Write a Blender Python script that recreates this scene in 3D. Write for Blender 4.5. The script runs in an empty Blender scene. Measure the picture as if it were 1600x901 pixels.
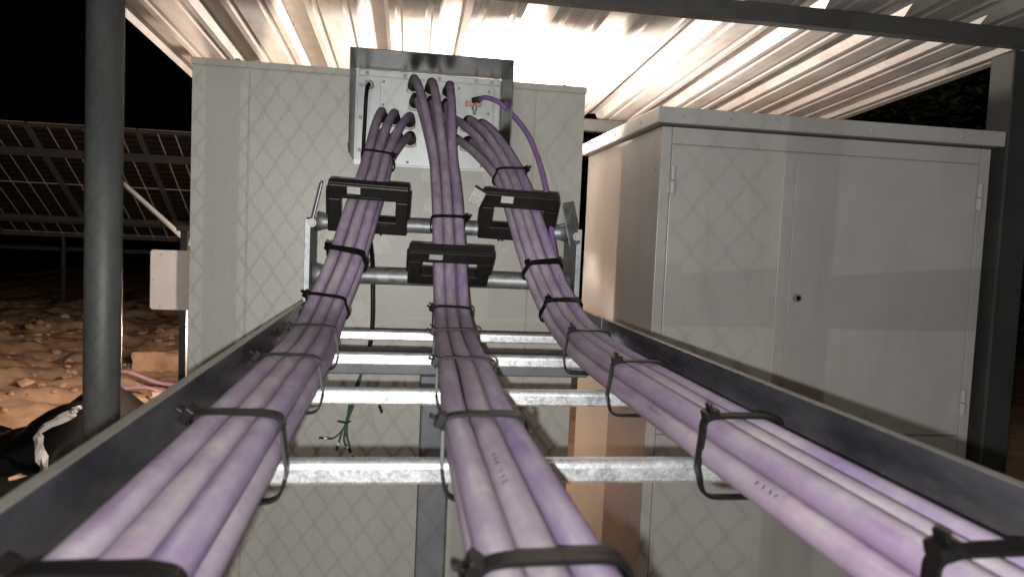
import bpy, bmesh, math, random
from mathutils import Vector, Matrix, noise
random.seed(7)
scene = bpy.context.scene
C = scene.collection

# ------------------------------------------------------------------ camera
cd = bpy.data.cameras.new('camera')
cam = bpy.data.objects.new('camera', cd); C.objects.link(cam)
cd.sensor_width = 36.0; cd.lens = 25.99
cd.clip_start = 0.01; cd.clip_end = 300
def cam_basis():
    f = 1155.0
    Y = Vector((-178, 80.5, -f)).normalized()
    X = Vector((7500, -257.5, -f)); X = (X - X.dot(Y)*Y).normalized()
    Z = X.cross(Y)
    return Matrix((X, Y, Z)).to_4x4()
cam.matrix_world = cam_basis()            # camera stands at the origin, z = 0 is eye level, ground at -1.3
cd.dof.use_dof = True; cd.dof.focus_distance = 1.7; cd.dof.aperture_fstop = 9.0
scene.camera = cam
GZ = -1.3

# ------------------------------------------------------------------ world: moonless night
w = bpy.data.worlds.new('World'); scene.world = w; w.use_nodes = True
nt = w.node_tree; nt.nodes.clear()
sky = nt.nodes.new('ShaderNodeTexSky'); sky.sky_type = 'NISHITA'; sky.sun_disc = False
sky.sun_elevation = math.radians(-9); sky.sun_rotation = math.radians(200)
bg = nt.nodes.new('ShaderNodeBackground'); bg.inputs['Strength'].default_value = 0.05
wo = nt.nodes.new('ShaderNodeOutputWorld')
nt.links.new(sky.outputs[0], bg.inputs[0]); nt.links.new(bg.outputs[0], wo.inputs[0])

# ------------------------------------------------------------------ lights
def point(name, loc, power, col, radius):
    l = bpy.data.lights.new(name, 'POINT'); l.energy = power; l.color = col; l.shadow_soft_size = radius
    o = bpy.data.objects.new(name, l); C.objects.link(o); o.location = loc
    return o
# the phone's own flash beside the lens
fl = point('phone_flash', (-0.010, 0.0, -0.015), 150, (1.0, 0.985, 0.94), 0.0035)
fl.data.use_nodes = True
fnt = fl.data.node_tree
em = [n for n in fnt.nodes if n.type == 'EMISSION'][0]
fo = fnt.nodes.new('ShaderNodeLightFalloff'); fo.inputs['Strength'].default_value = 1.0; fo.inputs['Smooth'].default_value = 0.85
fnt.links.new(fo.outputs['Quadratic'], em.inputs['Strength'])
# distant lamp behind the chain link fence
point('yard_lamp_light', (-1.0, -3.0, -0.26), 116, (1.0, 0.97, 0.92), 0.004)
# work lamp behind the rear cabinet
point('work_lamp_light', (0.47, 2.96, 0.385), 270, (1.0, 0.835, 0.72), 0.022)

# second work lamp standing low, far behind the rear cabinet, lighting the soil at the left
point('soil_lamp_light', (-0.95, 4.60, -0.60), 170, (1.0, 0.73, 0.52), 0.02)

scene.view_settings.view_transform = 'Standard'; scene.view_settings.look = 'None'
scene.view_settings.exposure = -0.24; scene.view_settings.gamma = 1.0
scene.view_settings.use_curve_mapping = False
scene.cycles.use_denoising = True
scene.cycles.max_bounces = 8
scene.cycles.sample_clamp_indirect = 6.0

# ------------------------------------------------------------------ materials
def mat(name, col, rough=0.5, metal=0.0, var=0.0, vscale=8.0, col2=None, bump=0.0, bscale=60.0, stretch=None, spec=0.5, rvar=0.0, coat=0.0, detail=5.0, lo=0.35, hi=0.68):
    m = bpy.data.materials.new(name); m.use_nodes = True
    t = m.node_tree; b = t.nodes['Principled BSDF']
    b.inputs['Base Color'].default_value = (*col, 1); b.inputs['Roughness'].default_value = rough
    b.inputs['Metallic'].default_value = metal; b.inputs['Specular IOR Level'].default_value = spec
    b.inputs['Coat Weight'].default_value = coat
    tc = t.nodes.new('ShaderNodeTexCoord'); src = tc.outputs['Object']
    if stretch:
        mp = t.nodes.new('ShaderNodeMapping'); mp.inputs['Scale'].default_value = stretch
        t.links.new(src, mp.inputs[0]); src = mp.outputs[0]
    if col2 is not None or rvar:
        n = t.nodes.new('ShaderNodeTexNoise'); n.inputs['Scale'].default_value = vscale; n.inputs['Detail'].default_value = detail
        n.inputs['Roughness'].default_value = 0.62
        t.links.new(src, n.inputs['Vector'])
        r = t.nodes.new('ShaderNodeValToRGB'); r.color_ramp.elements[0].position = lo; r.color_ramp.elements[1].position = hi
        t.links.new(n.outputs['Fac'], r.inputs[0])
        if col2 is not None:
            r.color_ramp.elements[0].color = (*col, 1); r.color_ramp.elements[1].color = (*col2, 1)
            t.links.new(r.outputs[0], b.inputs['Base Color'])
        if rvar:
            mm = t.nodes.new('ShaderNodeMapRange'); mm.inputs[3].default_value = rough - rvar; mm.inputs[4].default_value = rough + rvar
            t.links.new(n.outputs['Fac'], mm.inputs[0]); t.links.new(mm.outputs[0], b.inputs['Roughness'])
    if bump:
        n2 = t.nodes.new('ShaderNodeTexNoise'); n2.inputs['Scale'].default_value = bscale; n2.inputs['Detail'].default_value = 3
        t.links.new(src if stretch else tc.outputs['Object'], n2.inputs['Vector'])
        bp = t.nodes.new('ShaderNodeBump'); bp.inputs['Strength'].default_value = bump; bp.inputs['Distance'].default_value = 0.002
        t.links.new(n2.outputs['Fac'], bp.inputs['Height']); t.links.new(bp.outputs[0], b.inputs['Normal'])
    return m

def galvanised(name, a, bcol, rough=0.42, metal=0.75, scale=90):
    m = bpy.data.materials.new(name); m.use_nodes = True
    t = m.node_tree; b = t.nodes['Principled BSDF']; b.inputs['Metallic'].default_value = metal
    tc = t.nodes.new('ShaderNodeTexCoord')
    v = t.nodes.new('ShaderNodeTexVoronoi'); v.inputs['Scale'].default_value = scale
    n = t.nodes.new('ShaderNodeTexNoise'); n.inputs['Scale'].default_value = 45; n.inputs['Detail'].default_value = 10; n.inputs['Roughness'].default_value = 0.7
    t.links.new(tc.outputs['Object'], v.inputs['Vector']); t.links.new(tc.outputs['Object'], n.inputs['Vector'])
    bw = t.nodes.new('ShaderNodeRGBToBW'); t.links.new(v.outputs['Color'], bw.inputs[0])
    ad = t.nodes.new('ShaderNodeMath'); ad.operation = 'MULTIPLY_ADD'; ad.inputs[1].default_value = 0.28
    t.links.new(bw.outputs[0], ad.inputs[0])
    hf = t.nodes.new('ShaderNodeMath'); hf.operation = 'MULTIPLY'; hf.inputs[1].default_value = 0.85
    t.links.new(n.outputs['Fac'], hf.inputs[0]); t.links.new(hf.outputs[0], ad.inputs[2])
    r = t.nodes.new('ShaderNodeValToRGB'); r.color_ramp.elements[0].position = 0.3; r.color_ramp.elements[1].position = 0.75
    r.color_ramp.elements[0].color = (*a, 1); r.color_ramp.elements[1].color = (*bcol, 1)
    t.links.new(ad.outputs[0], r.inputs[0]); t.links.new(r.outputs[0], b.inputs['Base Color'])
    mr = t.nodes.new('ShaderNodeMapRange'); mr.inputs[3].default_value = rough - 0.1; mr.inputs[4].default_value = rough + 0.14
    t.links.new(ad.outputs[0], mr.inputs[0]); t.links.new(mr.outputs[0], b.inputs['Roughness'])
    bp = t.nodes.new('ShaderNodeBump'); bp.inputs['Strength'].default_value = 0.25; bp.inputs['Distance'].default_value = 0.001
    t.links.new(ad.outputs[0], bp.inputs['Height']); t.links.new(bp.outputs[0], b.inputs['Normal'])
    return m

def cable_material(name, col, dust):
    m = bpy.data.materials.new(name); m.use_nodes = True
    t = m.node_tree; b = t.nodes['Principled BSDF']
    tc = t.nodes.new('ShaderNodeTexCoord')
    mp = t.nodes.new('ShaderNodeMapping'); mp.inputs['Scale'].default_value = (60, 4, 30)
    t.links.new(tc.outputs['Object'], mp.inputs[0])
    n = t.nodes.new('ShaderNodeTexNoise'); n.inputs['Scale'].default_value = 1.4; n.inputs['Detail'].default_value = 7; n.inputs['Roughness'].default_value = 0.65
    t.links.new(mp.outputs[0], n.inputs['Vector'])
    n3 = t.nodes.new('ShaderNodeTexNoise'); n3.inputs['Scale'].default_value = 170; n3.inputs['Detail'].default_value = 3
    t.links.new(tc.outputs['Object'], n3.inputs['Vector'])
    r = t.nodes.new('ShaderNodeValToRGB'); r.color_ramp.elements[0].position = 0.40; r.color_ramp.elements[1].position = 0.64
    r.color_ramp.elements[0].color = (0, 0, 0, 1); r.color_ramp.elements[1].color = (1, 1, 1, 1)
    nb = t.nodes.new('ShaderNodeTexNoise'); nb.inputs['Scale'].default_value = 13; nb.inputs['Detail'].default_value = 9; nb.inputs['Roughness'].default_value = 0.75
    t.links.new(tc.outputs['Object'], nb.inputs['Vector'])
    av = t.nodes.new('ShaderNodeMix'); av.data_type = 'FLOAT'; av.inputs[0].default_value = 0.55
    t.links.new(n.outputs['Fac'], av.inputs[2]); t.links.new(nb.outputs['Fac'], av.inputs[3])
    t.links.new(av.outputs[0], r.inputs[0])
    # dust lies on what faces up
    g = t.nodes.new('ShaderNodeNewGeometry'); sx = t.nodes.new('ShaderNodeSeparateXYZ'); t.links.new(g.outputs['Normal'], sx.inputs[0])
    mr = t.nodes.new('ShaderNodeMapRange'); mr.inputs[1].default_value = 0.1; mr.inputs[2].default_value = 1.0; mr.inputs[3].default_value = 0.25; mr.inputs[4].default_value = 0.85
    t.links.new(sx.outputs['Z'], mr.inputs[0])
    mu = t.nodes.new('ShaderNodeMath'); mu.operation = 'MULTIPLY'; t.links.new(r.outputs[0], mu.inputs[0]); t.links.new(mr.outputs[0], mu.inputs[1])
    # pale scuffs
    r2 = t.nodes.new('ShaderNodeValToRGB'); r2.color_ramp.elements[0].position = 0.70; r2.color_ramp.elements[1].position = 0.78
    t.links.new(n3.outputs['Fac'], r2.inputs[0])
    mu2 = t.nodes.new('ShaderNodeMath'); mu2.operation = 'MULTIPLY'; mu2.inputs[1].default_value = 0.5; t.links.new(r2.outputs[0], mu2.inputs[0])
    mx2 = t.nodes.new('ShaderNodeMath'); mx2.operation = 'MAXIMUM'; t.links.new(mu.outputs[0], mx2.inputs[0]); t.links.new(mu2.outputs[0], mx2.inputs[1])
    mix = t.nodes.new('ShaderNodeMix'); mix.data_type = 'RGBA'
    mix.inputs[6].default_value = (*col, 1); mix.inputs[7].default_value = (*dust, 1)
    t.links.new(mx2.outputs[0], mix.inputs[0]); t.links.new(mix.outputs[2], b.inputs['Base Color'])
    rr = t.nodes.new('ShaderNodeMapRange'); rr.inputs[3].default_value = 0.50; rr.inputs[4].default_value = 0.85
    t.links.new(mx2.outputs[0], rr.inputs[0]); t.links.new(rr.outputs[0], b.inputs['Roughness'])
    b.inputs['Specular IOR Level'].default_value = 0.28
    bp = t.nodes.new('ShaderNodeBump'); bp.inputs['Strength'].default_value = 0.12; bp.inputs['Distance'].default_value = 0.001
    t.links.new(n.outputs['Fac'], bp.inputs['Height']); t.links.new(bp.outputs[0], b.inputs['Normal'])
    return m

M = {}
M['purple'] = [cable_material('purple_jacket_%d' % i, c, d) for i, (c, d) in enumerate([
    ((0.20, 0.142, 0.235), (0.42, 0.39, 0.395)), ((0.22, 0.16, 0.24), (0.43, 0.40, 0.39)), ((0.187, 0.13, 0.248), (0.41, 0.37, 0.40))])]
M['ground_purple'] = cable_material('slim_purple_jacket', (0.20, 0.10, 0.31), (0.30, 0.22, 0.36))
M['beige'] = mat('cabinet_beige_paint', (0.365, 0.365, 0.342), 0.36, col2=(0.405, 0.402, 0.375), vscale=3, bump=0.45, bscale=260, spec=0.45)
M['beige_trim'] = mat('cabinet_beige_trim', (0.37, 0.365, 0.33), 0.4, spec=0.4)
M['white_paint'] = mat('cabinet_white_paint', (0.345, 0.34, 0.335), 0.33, col2=(0.385, 0.378, 0.37), vscale=3.2, bump=0.10, bscale=140, spec=0.5)
M['seam'] = mat('seam_dark', (0.03, 0.028, 0.025), 0.8)
M['hood'] = galvanised('hood_sheet', (0.13, 0.125, 0.125), (0.20, 0.19, 0.19), 0.30, 0.8, 30)
M['plate'] = mat('plate_galvanised', (0.34, 0.36, 0.37), 0.42, 0.45, col2=(0.42, 0.43, 0.43), vscale=9, rvar=0.08)
M['rung'] = galvanised('rung_zinc', (0.30, 0.32, 0.34), (0.66, 0.69, 0.72), 0.36, 0.80, 420)
def dust_top(m, col):
    t = m.node_tree; b = t.nodes['Principled BSDF']; l = b.inputs['Base Color'].links[0].from_socket
    g = t.nodes.new('ShaderNodeNewGeometry'); sx = t.nodes.new('ShaderNodeSeparateXYZ'); t.links.new(g.outputs['Normal'], sx.inputs[0])
    n = t.nodes.new('ShaderNodeTexNoise'); n.inputs['Scale'].default_value = 35; n.inputs['Detail'].default_value = 6
    k = t.nodes.new('ShaderNodeMapRange'); k.inputs[1].default_value = .45; k.inputs[2].default_value = .95; t.links.new(sx.outputs['Z'], k.inputs[0])
    k2 = t.nodes.new('ShaderNodeMapRange'); k2.inputs[1].default_value = .3; k2.inputs[2].default_value = .6; k2.inputs[3].default_value = .45; k2.inputs[4].default_value = 1; t.links.new(n.outputs['Fac'], k2.inputs[0])
    mu = t.nodes.new('ShaderNodeMath'); mu.operation = 'MULTIPLY'; t.links.new(k.outputs[0], mu.inputs[0]); t.links.new(k2.outputs[0], mu.inputs[1])
    mx = t.nodes.new('ShaderNodeMix'); mx.data_type = 'RGBA'; t.links.new(l, mx.inputs[6]); mx.inputs[7].default_value = (*col, 1); t.links.new(mu.outputs[0], mx.inputs[0]); t.links.new(mx.outputs[2], b.inputs['Base Color'])
    mm = t.nodes.new('ShaderNodeMapRange'); mm.inputs[3].default_value = b.inputs['Metallic'].default_value; mm.inputs[4].default_value = 0; t.links.new(mu.outputs[0], mm.inputs[0]); t.links.new(mm.outputs[0], b.inputs['Metallic'])
M['rail'] = mat('rail_zinc', (0.085, 0.09, 0.11), 0.28, 0.85, col2=(0.31, 0.315, 0.345), vscale=11, stretch=(1, .5, 1.6), rvar=.16, bump=.25, bscale=90, lo=.32, hi=.78, detail=11)
dust_top(M['rail'], (.23, .215, .185))
M['riser'] = galvanised('riser_zinc', (0.12, 0.128, 0.135), (0.34, 0.355, 0.37), 0.48, 0.75, 60)
M['dark_post'] = mat('dark_post_paint', (0.02, 0.023, 0.023), 0.6, col2=(0.032, 0.036, 0.034), vscale=7)
M['strut'] = mat('grey_enamel', (0.085, 0.092, 0.108), 0.5, col2=(0.11, 0.116, 0.13), vscale=14, bump=0.15, bscale=150)
M['post'] = mat('post_paint', (0.075, 0.083, 0.088), 0.5, col2=(0.10, 0.104, 0.10), vscale=7, stretch=(1, 1, .4), bump=0.2, bscale=60)
M['beam'] = mat('beam_paint', (0.045, 0.048, 0.05), 0.55, col2=(0.062, 0.06, 0.056), vscale=9, stretch=(.3, 1, 1), bump=0.2, bscale=60)
M['roof'] = mat('roof_sheet_metal', (0.31, 0.30, 0.29), 0.46, 0.0, col2=(0.20, 0.18, 0.16), vscale=3.5, stretch=(5, .7, 5), rvar=0.08, lo=.45, hi=.8)
def wear(m, dirt, amount, rust=None):
    t = m.node_tree; b = t.nodes['Principled BSDF']; l = b.inputs['Base Color'].links[0].from_socket
    tc = t.nodes.new('ShaderNodeTexCoord'); mp = t.nodes.new('ShaderNodeMapping'); mp.inputs['Scale'].default_value = (7, 7, 1.1); t.links.new(tc.outputs['Object'], mp.inputs[0])
    n = t.nodes.new('ShaderNodeTexNoise'); n.inputs['Scale'].default_value = 1.6; n.inputs['Detail'].default_value = 11; n.inputs['Roughness'].default_value = .72; t.links.new(mp.outputs[0], n.inputs['Vector'])
    k = t.nodes.new('ShaderNodeMapRange'); k.inputs[1].default_value = .5; k.inputs[2].default_value = .82; k.inputs[4].default_value = amount; t.links.new(n.outputs['Fac'], k.inputs[0])
    n2 = t.nodes.new('ShaderNodeTexNoise'); n2.inputs['Scale'].default_value = 85; n2.inputs['Detail'].default_value = 2; t.links.new(tc.outputs['Object'], n2.inputs['Vector'])
    k2 = t.nodes.new('ShaderNodeMapRange'); k2.inputs[1].default_value = .775; k2.inputs[2].default_value = .80; k2.inputs[4].default_value = .7; t.links.new(n2.outputs['Fac'], k2.inputs[0])
    mxx = t.nodes.new('ShaderNodeMath'); mxx.operation = 'MAXIMUM'; t.links.new(k.outputs[0], mxx.inputs[0]); t.links.new(k2.outputs[0], mxx.inputs[1])
    mx = t.nodes.new('ShaderNodeMix'); mx.data_type = 'RGBA'; t.links.new(l, mx.inputs[6]); mx.inputs[7].default_value = (*dirt, 1); t.links.new(mxx.outputs[0], mx.inputs[0]); t.links.new(mx.outputs[2], b.inputs['Base Color'])
wear(M['white_paint'], (.17, .155, .135), .32); wear(M['beige'], (.20, .185, .155), .28); wear(M['post'], (.03, .03, .028), .8); wear(M['roof'], (.12, .095, .075), .65)
M['black'] = mat('black_plastic', (0.007, 0.007, 0.007), 0.36, spec=0.3, col2=(0.012, 0.012, 0.011), vscale=30, bump=0.1, bscale=90)
M['tie'] = mat('black_nylon', (0.004, 0.004, 0.004), 0.42, spec=0.22)
M['gland'] = mat('black_rubber', (0.014, 0.013, 0.014), 0.6)
M['label'] = mat('paper_label', (0.50, 0.50, 0.48), 0.6, col2=(0.30, 0.30, 0.30), vscale=50, stretch=(.2, 6, 6))
M['sealant'] = mat('white_sealant', (0.75, 0.72, 0.68), 0.6, col2=(0.5, 0.42, 0.38), vscale=40)
M['bolt'] = mat('zinc_bolt', (0.30, 0.30, 0.29), 0.6, 0.7)
M['copper'] = mat('tarnished_copper', (0.30, 0.14, 0.09), 0.5, 0.6, col2=(0.42, 0.24, 0.18), vscale=80)
M['ink'] = mat('black_ink', (0.03, 0.02, 0.04), 0.6)
M['dirt'] = mat('dry_soil', (0.54, 0.365, 0.245), 0.95, col2=(0.30, 0.19, 0.12), vscale=3.6, bump=1.0, bscale=26, spec=0.1, detail=12)
M['stone'] = mat('pale_rubble', (0.50, 0.43, 0.34), 0.9, col2=(0.36, 0.29, 0.22), vscale=12, bump=0.5, bscale=30)
M['sheeting'] = mat('black_sheeting', (0.008, 0.008, 0.008), 0.32, spec=0.4)
M['white_film'] = mat('white_film', (0.50, 0.49, 0.48), 0.5)
M['pink'] = mat('lilac_conduit', (0.45, 0.27, 0.42), 0.5, col2=(0.5, 0.33, 0.45), vscale=10)
M['sign'] = mat('white_enamel_sign', (0.40, 0.39, 0.385), 0.45, col2=(0.44, 0.43, 0.42), vscale=4)
M['alu'] = mat('aluminium_frame', (0.095, 0.09, 0.085), 0.5, 0.4)
M['steel'] = mat('pale_steel_tube', (0.62, 0.60, 0.58), 0.45, 0.3)
M['leaf'] = mat('dark_leaf', (0.022, 0.032, 0.014), 0.7, col2=(0.034, 0.042, 0.018), vscale=3)
M['bark'] = mat('bark', (0.10, 0.07, 0.05), 0.9)
M['green_wire'] = mat('green_insulation', (0.02, 0.09, 0.045), 0.4)
M['blue_wire'] = mat('dark_blue_insulation', (0.015, 0.022, 0.05), 0.4)
M['white_tip'] = mat('white_ferrule', (0.7, 0.7, 0.68), 0.5)

# solar module underside: dark backsheet with printed cell lines
def module_material():
    m = bpy.data.materials.new('module_backsheet'); m.use_nodes = True
    t = m.node_tree; b = t.nodes['Principled BSDF']; b.inputs['Roughness'].default_value = 0.4
    tc = t.nodes.new('ShaderNodeTexCoord'); sp = t.nodes.new('ShaderNodeSeparateXYZ'); t.links.new(tc.outputs['Object'], sp.inputs[0])
    def line(sock, per, wdt):
        a = t.nodes.new('ShaderNodeMath'); a.operation = 'PINGPONG'; a.inputs[1].default_value = per/2
        t.links.new(sock, a.inputs[0])
        c = t.nodes.new('ShaderNodeMath'); c.operation = 'LESS_THAN'; c.inputs[1].default_value = wdt
        t.links.new(a.outputs[0], c.inputs[0]); return c.outputs[0]
    l1 = line(sp.outputs['X'], 0.168, 0.0045); l2 = line(sp.outputs['Y'], 0.085, 0.0022)
    l3 = line(sp.outputs['Y'], 1.0, 0.008)
    h = t.nodes.new('ShaderNodeMath'); h.operation = 'MULTIPLY'; h.inputs[1].default_value = 0.22; t.links.new(l2, h.inputs[0])
    mx = t.nodes.new('ShaderNodeMath'); mx.operation = 'MAXIMUM'; t.links.new(l1, mx.inputs[0]); t.links.new(h.outputs[0], mx.inputs[1])
    m2 = t.nodes.new('ShaderNodeMath'); m2.operation = 'MAXIMUM'; t.links.new(mx.outputs[0], m2.inputs[0]); t.links.new(l3, m2.inputs[1])
    mix = t.nodes.new('ShaderNodeMix'); mix.data_type = 'RGBA'; mix.inputs[6].default_value = (0.008, 0.007, 0.008, 1); mix.inputs[7].default_value = (0.42, 0.38, 0.36, 1)
    t.links.new(m2.outputs[0], mix.inputs[0]); t.links.new(mix.outputs[2], b.inputs['Base Color'])
    return m
M['module'] = module_material()

# ------------------------------------------------------------------ mesh helpers
def bm_new(): return bmesh.new()
def add_box(bm, x0, x1, y0, y1, z0, z1, rot=None, piv=None):
    vs = [bm.verts.new((x, y, z)) for x in (x0, x1) for y in (y0, y1) for z in (z0, z1)]
    for f in ((0,1,3,2),(4,6,7,5),(0,4,5,1),(2,3,7,6),(0,2,6,4),(1,5,7,3)): bm.faces.new([vs[i] for i in f])
    if rot is not None:
        bmesh.ops.rotate(bm, verts=vs, cent=piv or ((x0+x1)/2, (y0+y1)/2, (z0+z1)/2), matrix=rot)
    return vs
def add_tube(bm, pts, r, n=10, caps=True, radii=None):
    pts = [Vector(p) for p in pts]; rings = []; up = None
    for i, p in enumerate(pts):
        T = (pts[min(i+1, len(pts)-1)] - pts[max(i-1, 0)]).normalized()
        if up is None:
            up = Vector((0,0,1)) if abs(T.z) < 0.9 else Vector((1,0,0))
        a = (up - up.dot(T)*T).normalized(); up = a
        b = T.cross(a); rr = radii[i] if radii else r
        rings.append([bm.verts.new(p + (a*math.cos(2*math.pi*k/n) + b*math.sin(2*math.pi*k/n))*rr) for k in range(n)])
    for i in range(len(rings)-1):
        for k in range(n):
            bm.faces.new((rings[i][k], rings[i][(k+1) % n], rings[i+1][(k+1) % n], rings[i+1][k]))
    if caps:
        bm.faces.new(rings[0][::-1]); bm.faces.new(rings[-1])
def add_poly(bm, pts, d):
    d = Vector(d); a = [bm.verts.new(p) for p in pts]; b = [bm.verts.new(Vector(p)+d) for p in pts]; n = len(pts)
    bm.faces.new(a[::-1]); bm.faces.new(b)
    for i in range(n): bm.faces.new((a[i], a[(i+1) % n], b[(i+1) % n], b[i]))
def obj(name, bm, m, parent=None, bevel=0, smooth=False, seg=2):
    bmesh.ops.recalc_face_normals(bm, faces=bm.faces[:])
    me = bpy.data.meshes.new(name); bm.to_mesh(me); bm.free()
    me.materials.append(m)
    o = bpy.data.objects.new(name, me); C.objects.link(o)
    if parent: o.parent = parent
    if smooth:
        for p in me.polygons: p.use_smooth = True
    if bevel:
        md = o.modifiers.new('bevel', 'BEVEL'); md.width = bevel; md.segments = seg; md.limit_method = 'ANGLE'; md.angle_limit = math.radians(40)
    return o
def box(name, m, parent, *d, bevel=0, **k):
    bm = bm_new(); add_box(bm, *d, **k); return obj(name, bm, m, parent, bevel)
def tube(name, m, parent, pts, r, n=10, **k):
    bm = bm_new(); add_tube(bm, pts, r, n, **k); o = obj(name, bm, m, parent, smooth=True)
    if len(o.data.polygons):
        for p in o.data.polygons:
            if len(p.vertices) > 4: p.use_smooth = False
    return o
def thing(name, label, cat, group=None, loc=None):
    o = bpy.data.objects.new(name, None); C.objects.link(o); o.empty_display_size = 0.05
    o['label'] = label; o['category'] = cat
    if group: o['group'] = group
    return o
def tag(o, label, cat, group=None):
    o['label'] = label; o['category'] = cat
    if group: o['group'] = group
    return o
def link_copy(o, parent, M4):
    c = o.copy(); C.objects.link(c); c.parent = parent; c.matrix_local = M4; return c
def catmull(P, step=0.012):
    P = [Vector(p) for p in P]; Q = [2*P[0]-P[1]] + P + [2*P[-1]-P[-2]]; out = []
    for i in range(1, len(Q)-2):
        a, b, c, d = Q[i-1:i+3]; n = max(2, int((c-b).length/step))
        # centripetal parametrisation keeps uneven spacing smooth
        t0 = 0; t1 = t0+max((b-a).length, 1e-6)**.5; t2 = t1+max((c-b).length, 1e-6)**.5; t3 = t2+max((d-c).length, 1e-6)**.5
        for k in range(n):
            t = t1+(t2-t1)*k/n
            A1 = a*((t1-t)/(t1-t0))+b*((t-t0)/(t1-t0)); A2 = b*((t2-t)/(t2-t1))+c*((t-t1)/(t2-t1)); A3 = c*((t3-t)/(t3-t2))+d*((t-t2)/(t3-t2))
            B1 = A1*((t2-t)/(t2-t0))+A2*((t-t0)/(t2-t0)); B2 = A2*((t3-t)/(t3-t1))+A3*((t-t1)/(t3-t1))
            out.append(B1*((t2-t)/(t2-t1))+B2*((t-t1)/(t2-t1)))
    out.append(P[-1]); return out

# bolt mesh shared by every bolt
def bolt_mesh(r, h):
    bm = bm_new()
    add_tube(bm, [(0,0,0),(0,-h*.25,0)], r*1.5, 14); add_tube(bm, [(0,-h*.25,0),(0,-h,0)], r, 6)
    me = bpy.data.meshes.new('bolt'); bmesh.ops.recalc_face_normals(bm, faces=bm.faces[:]); bm.to_mesh(me); bm.free(); me.materials.append(M['bolt']); return me
def rivet_mesh(r, h, m):
    bm = bm_new(); add_tube(bm, [(0,0,0),(0,-h*.6,0),(0,-h,0)], r, 12, radii=[r, r*.9, r*.5])
    me = bpy.data.meshes.new('screw'); bmesh.ops.recalc_face_normals(bm, faces=bm.faces[:]); bm.to_mesh(me); bm.free(); me.materials.append(m); return me
BOLT = bolt_mesh(0.0042, 0.006); RIVET_W = rivet_mesh(0.006, 0.004, M['white_paint']); RIVET_Z = rivet_mesh(0.004, 0.003, M['bolt'])
def inst(name, me, parent, loc, rz=0.0, sc=1.0):
    o = bpy.data.objects.new(name, me); C.objects.link(o); o.parent = parent; o.location = loc; o.rotation_euler = (0, 0, rz); o.scale = (sc, sc, sc); return o

# ------------------------------------------------------------------ ground
def gh(x, y):
    h = 0
    for (cx, cy, hh, r, s) in ((-4.6, 7.4, .22, 1.4, .9), (-3.75, 9.4, .16, .75, .6), (-3.9, 6.4, .12, 1.1, .5), (-2.2, 8.6, .16, .8, .5), (-6.5, 9, .15, 2, 1.2), (-2.6, 5.4, .06, .7, .4), (-2.6, 11.4, .1, 1.5, .7)):
        h += hh*math.exp(-((x-cx)/r)**2-((y-cy)/(r*.8))**2)
    k = min(1, max(0, (-x-1.2)/1.2))
    h += k*(.11*noise.fractal(Vector((x*1.1, y*1.1, 0)), 1.0, 2.0, 6) + .05*noise.fractal(Vector((x*4, y*4, 3)), .7, 2.1, 5))
    return GZ + h
bm = bm_new()
xs = [-150,-60,-30,-18] + [-9+0.055*i for i in range(150)] + [0.5*i for i in range(0, 13)] + [15, 40, 150]
ys = [-150,-40,-10,-4,-1,1,2,3] + [3.4+0.055*i for i in range(165)] + [14,16,20,30,60,150]
xs = sorted(set(round(x, 3) for x in xs)); ys = sorted(set(round(y, 3) for y in ys))
rnd = random.Random(3)
grid = [[bm.verts.new((x, y, gh(x, y) + (rnd.uniform(-.012, .012) if -9 < x < -1.2 and 3 < y < 13 else 0))) for y in ys] for x in xs]
for i in range(len(xs)-1):
    for j in range(len(ys)-1): bm.faces.new((grid[i][j], grid[i+1][j], grid[i+1][j+1], grid[i][j+1]))
g = obj('ground', bm, M['dirt'], smooth=True); g['kind'] = 'structure'

# ------------------------------------------------------------------ canopy: corrugated roof on a beam and posts
canopy = thing('metal_canopy', 'corrugated sheet metal canopy roof over the cabinets, glowing in lamp light', 'canopy')
PITCH = 0.2705; SL = -0.0508; SX = 0.0153; RZ0 = 0.757
def rp(x, y, dz): return (x + SX*(y-2.15), y, RZ0 + SL*(y-2.15) + dz)
prof = [(-.135, 0), (-.098, 0), (-.092, .005), (-.078, .005), (-.072, 0), (-.052, 0), (-.034, .040), (.034, .040), (.052, 0), (.072, 0), (.078, .005), (.092, .005), (.098, 0), (.1355, 0)]
YS = [-0.4, .4, 1.2, 1.7, 2.2, 2.7, 3.2, 3.6, 3.93]
for s in range(4):
    bm = bm_new(); cols = []
    for k in range(3):
        c = -0.925 + PITCH*(3*s+k)
        for j, (px, pz) in enumerate(prof):
            if k and j == 0: continue
            if s == 0 and k == 0 and px < -.06: continue
            cols.append([bm.verts.new(rp(c+px, y, pz + (0.0015 if s % 2 else 0) + (0.004*math.sin(9*(c+px)) if i == len(YS)-1 else 0))) for i, y in enumerate(YS)])
    for a in range(len(cols)-1):
        for b in range(len(YS)-1): bm.faces.new((cols[a][b], cols[a+1][b], cols[a+1][b+1], cols[a][b+1]))
    o = obj('roof_sheet', bm, M['roof'], canopy)
    md = o.modifiers.new('gauge', 'SOLIDIFY'); md.thickness = 0.0009; md.offset = 1
# edge trim strips of the outer sheets
bm = bm_new(); add_box(bm, -1.006, -.990, -.4, 3.93, -.012, .004); 
o = obj('edge_trim', bm, M['roof'], canopy); o.matrix_local = Matrix(((1, SX, 0, -SX*2.15), (0, 1, 0, 0), (0, SL, 1, RZ0-SL*2.15), (0, 0, 0, 1)))
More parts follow.
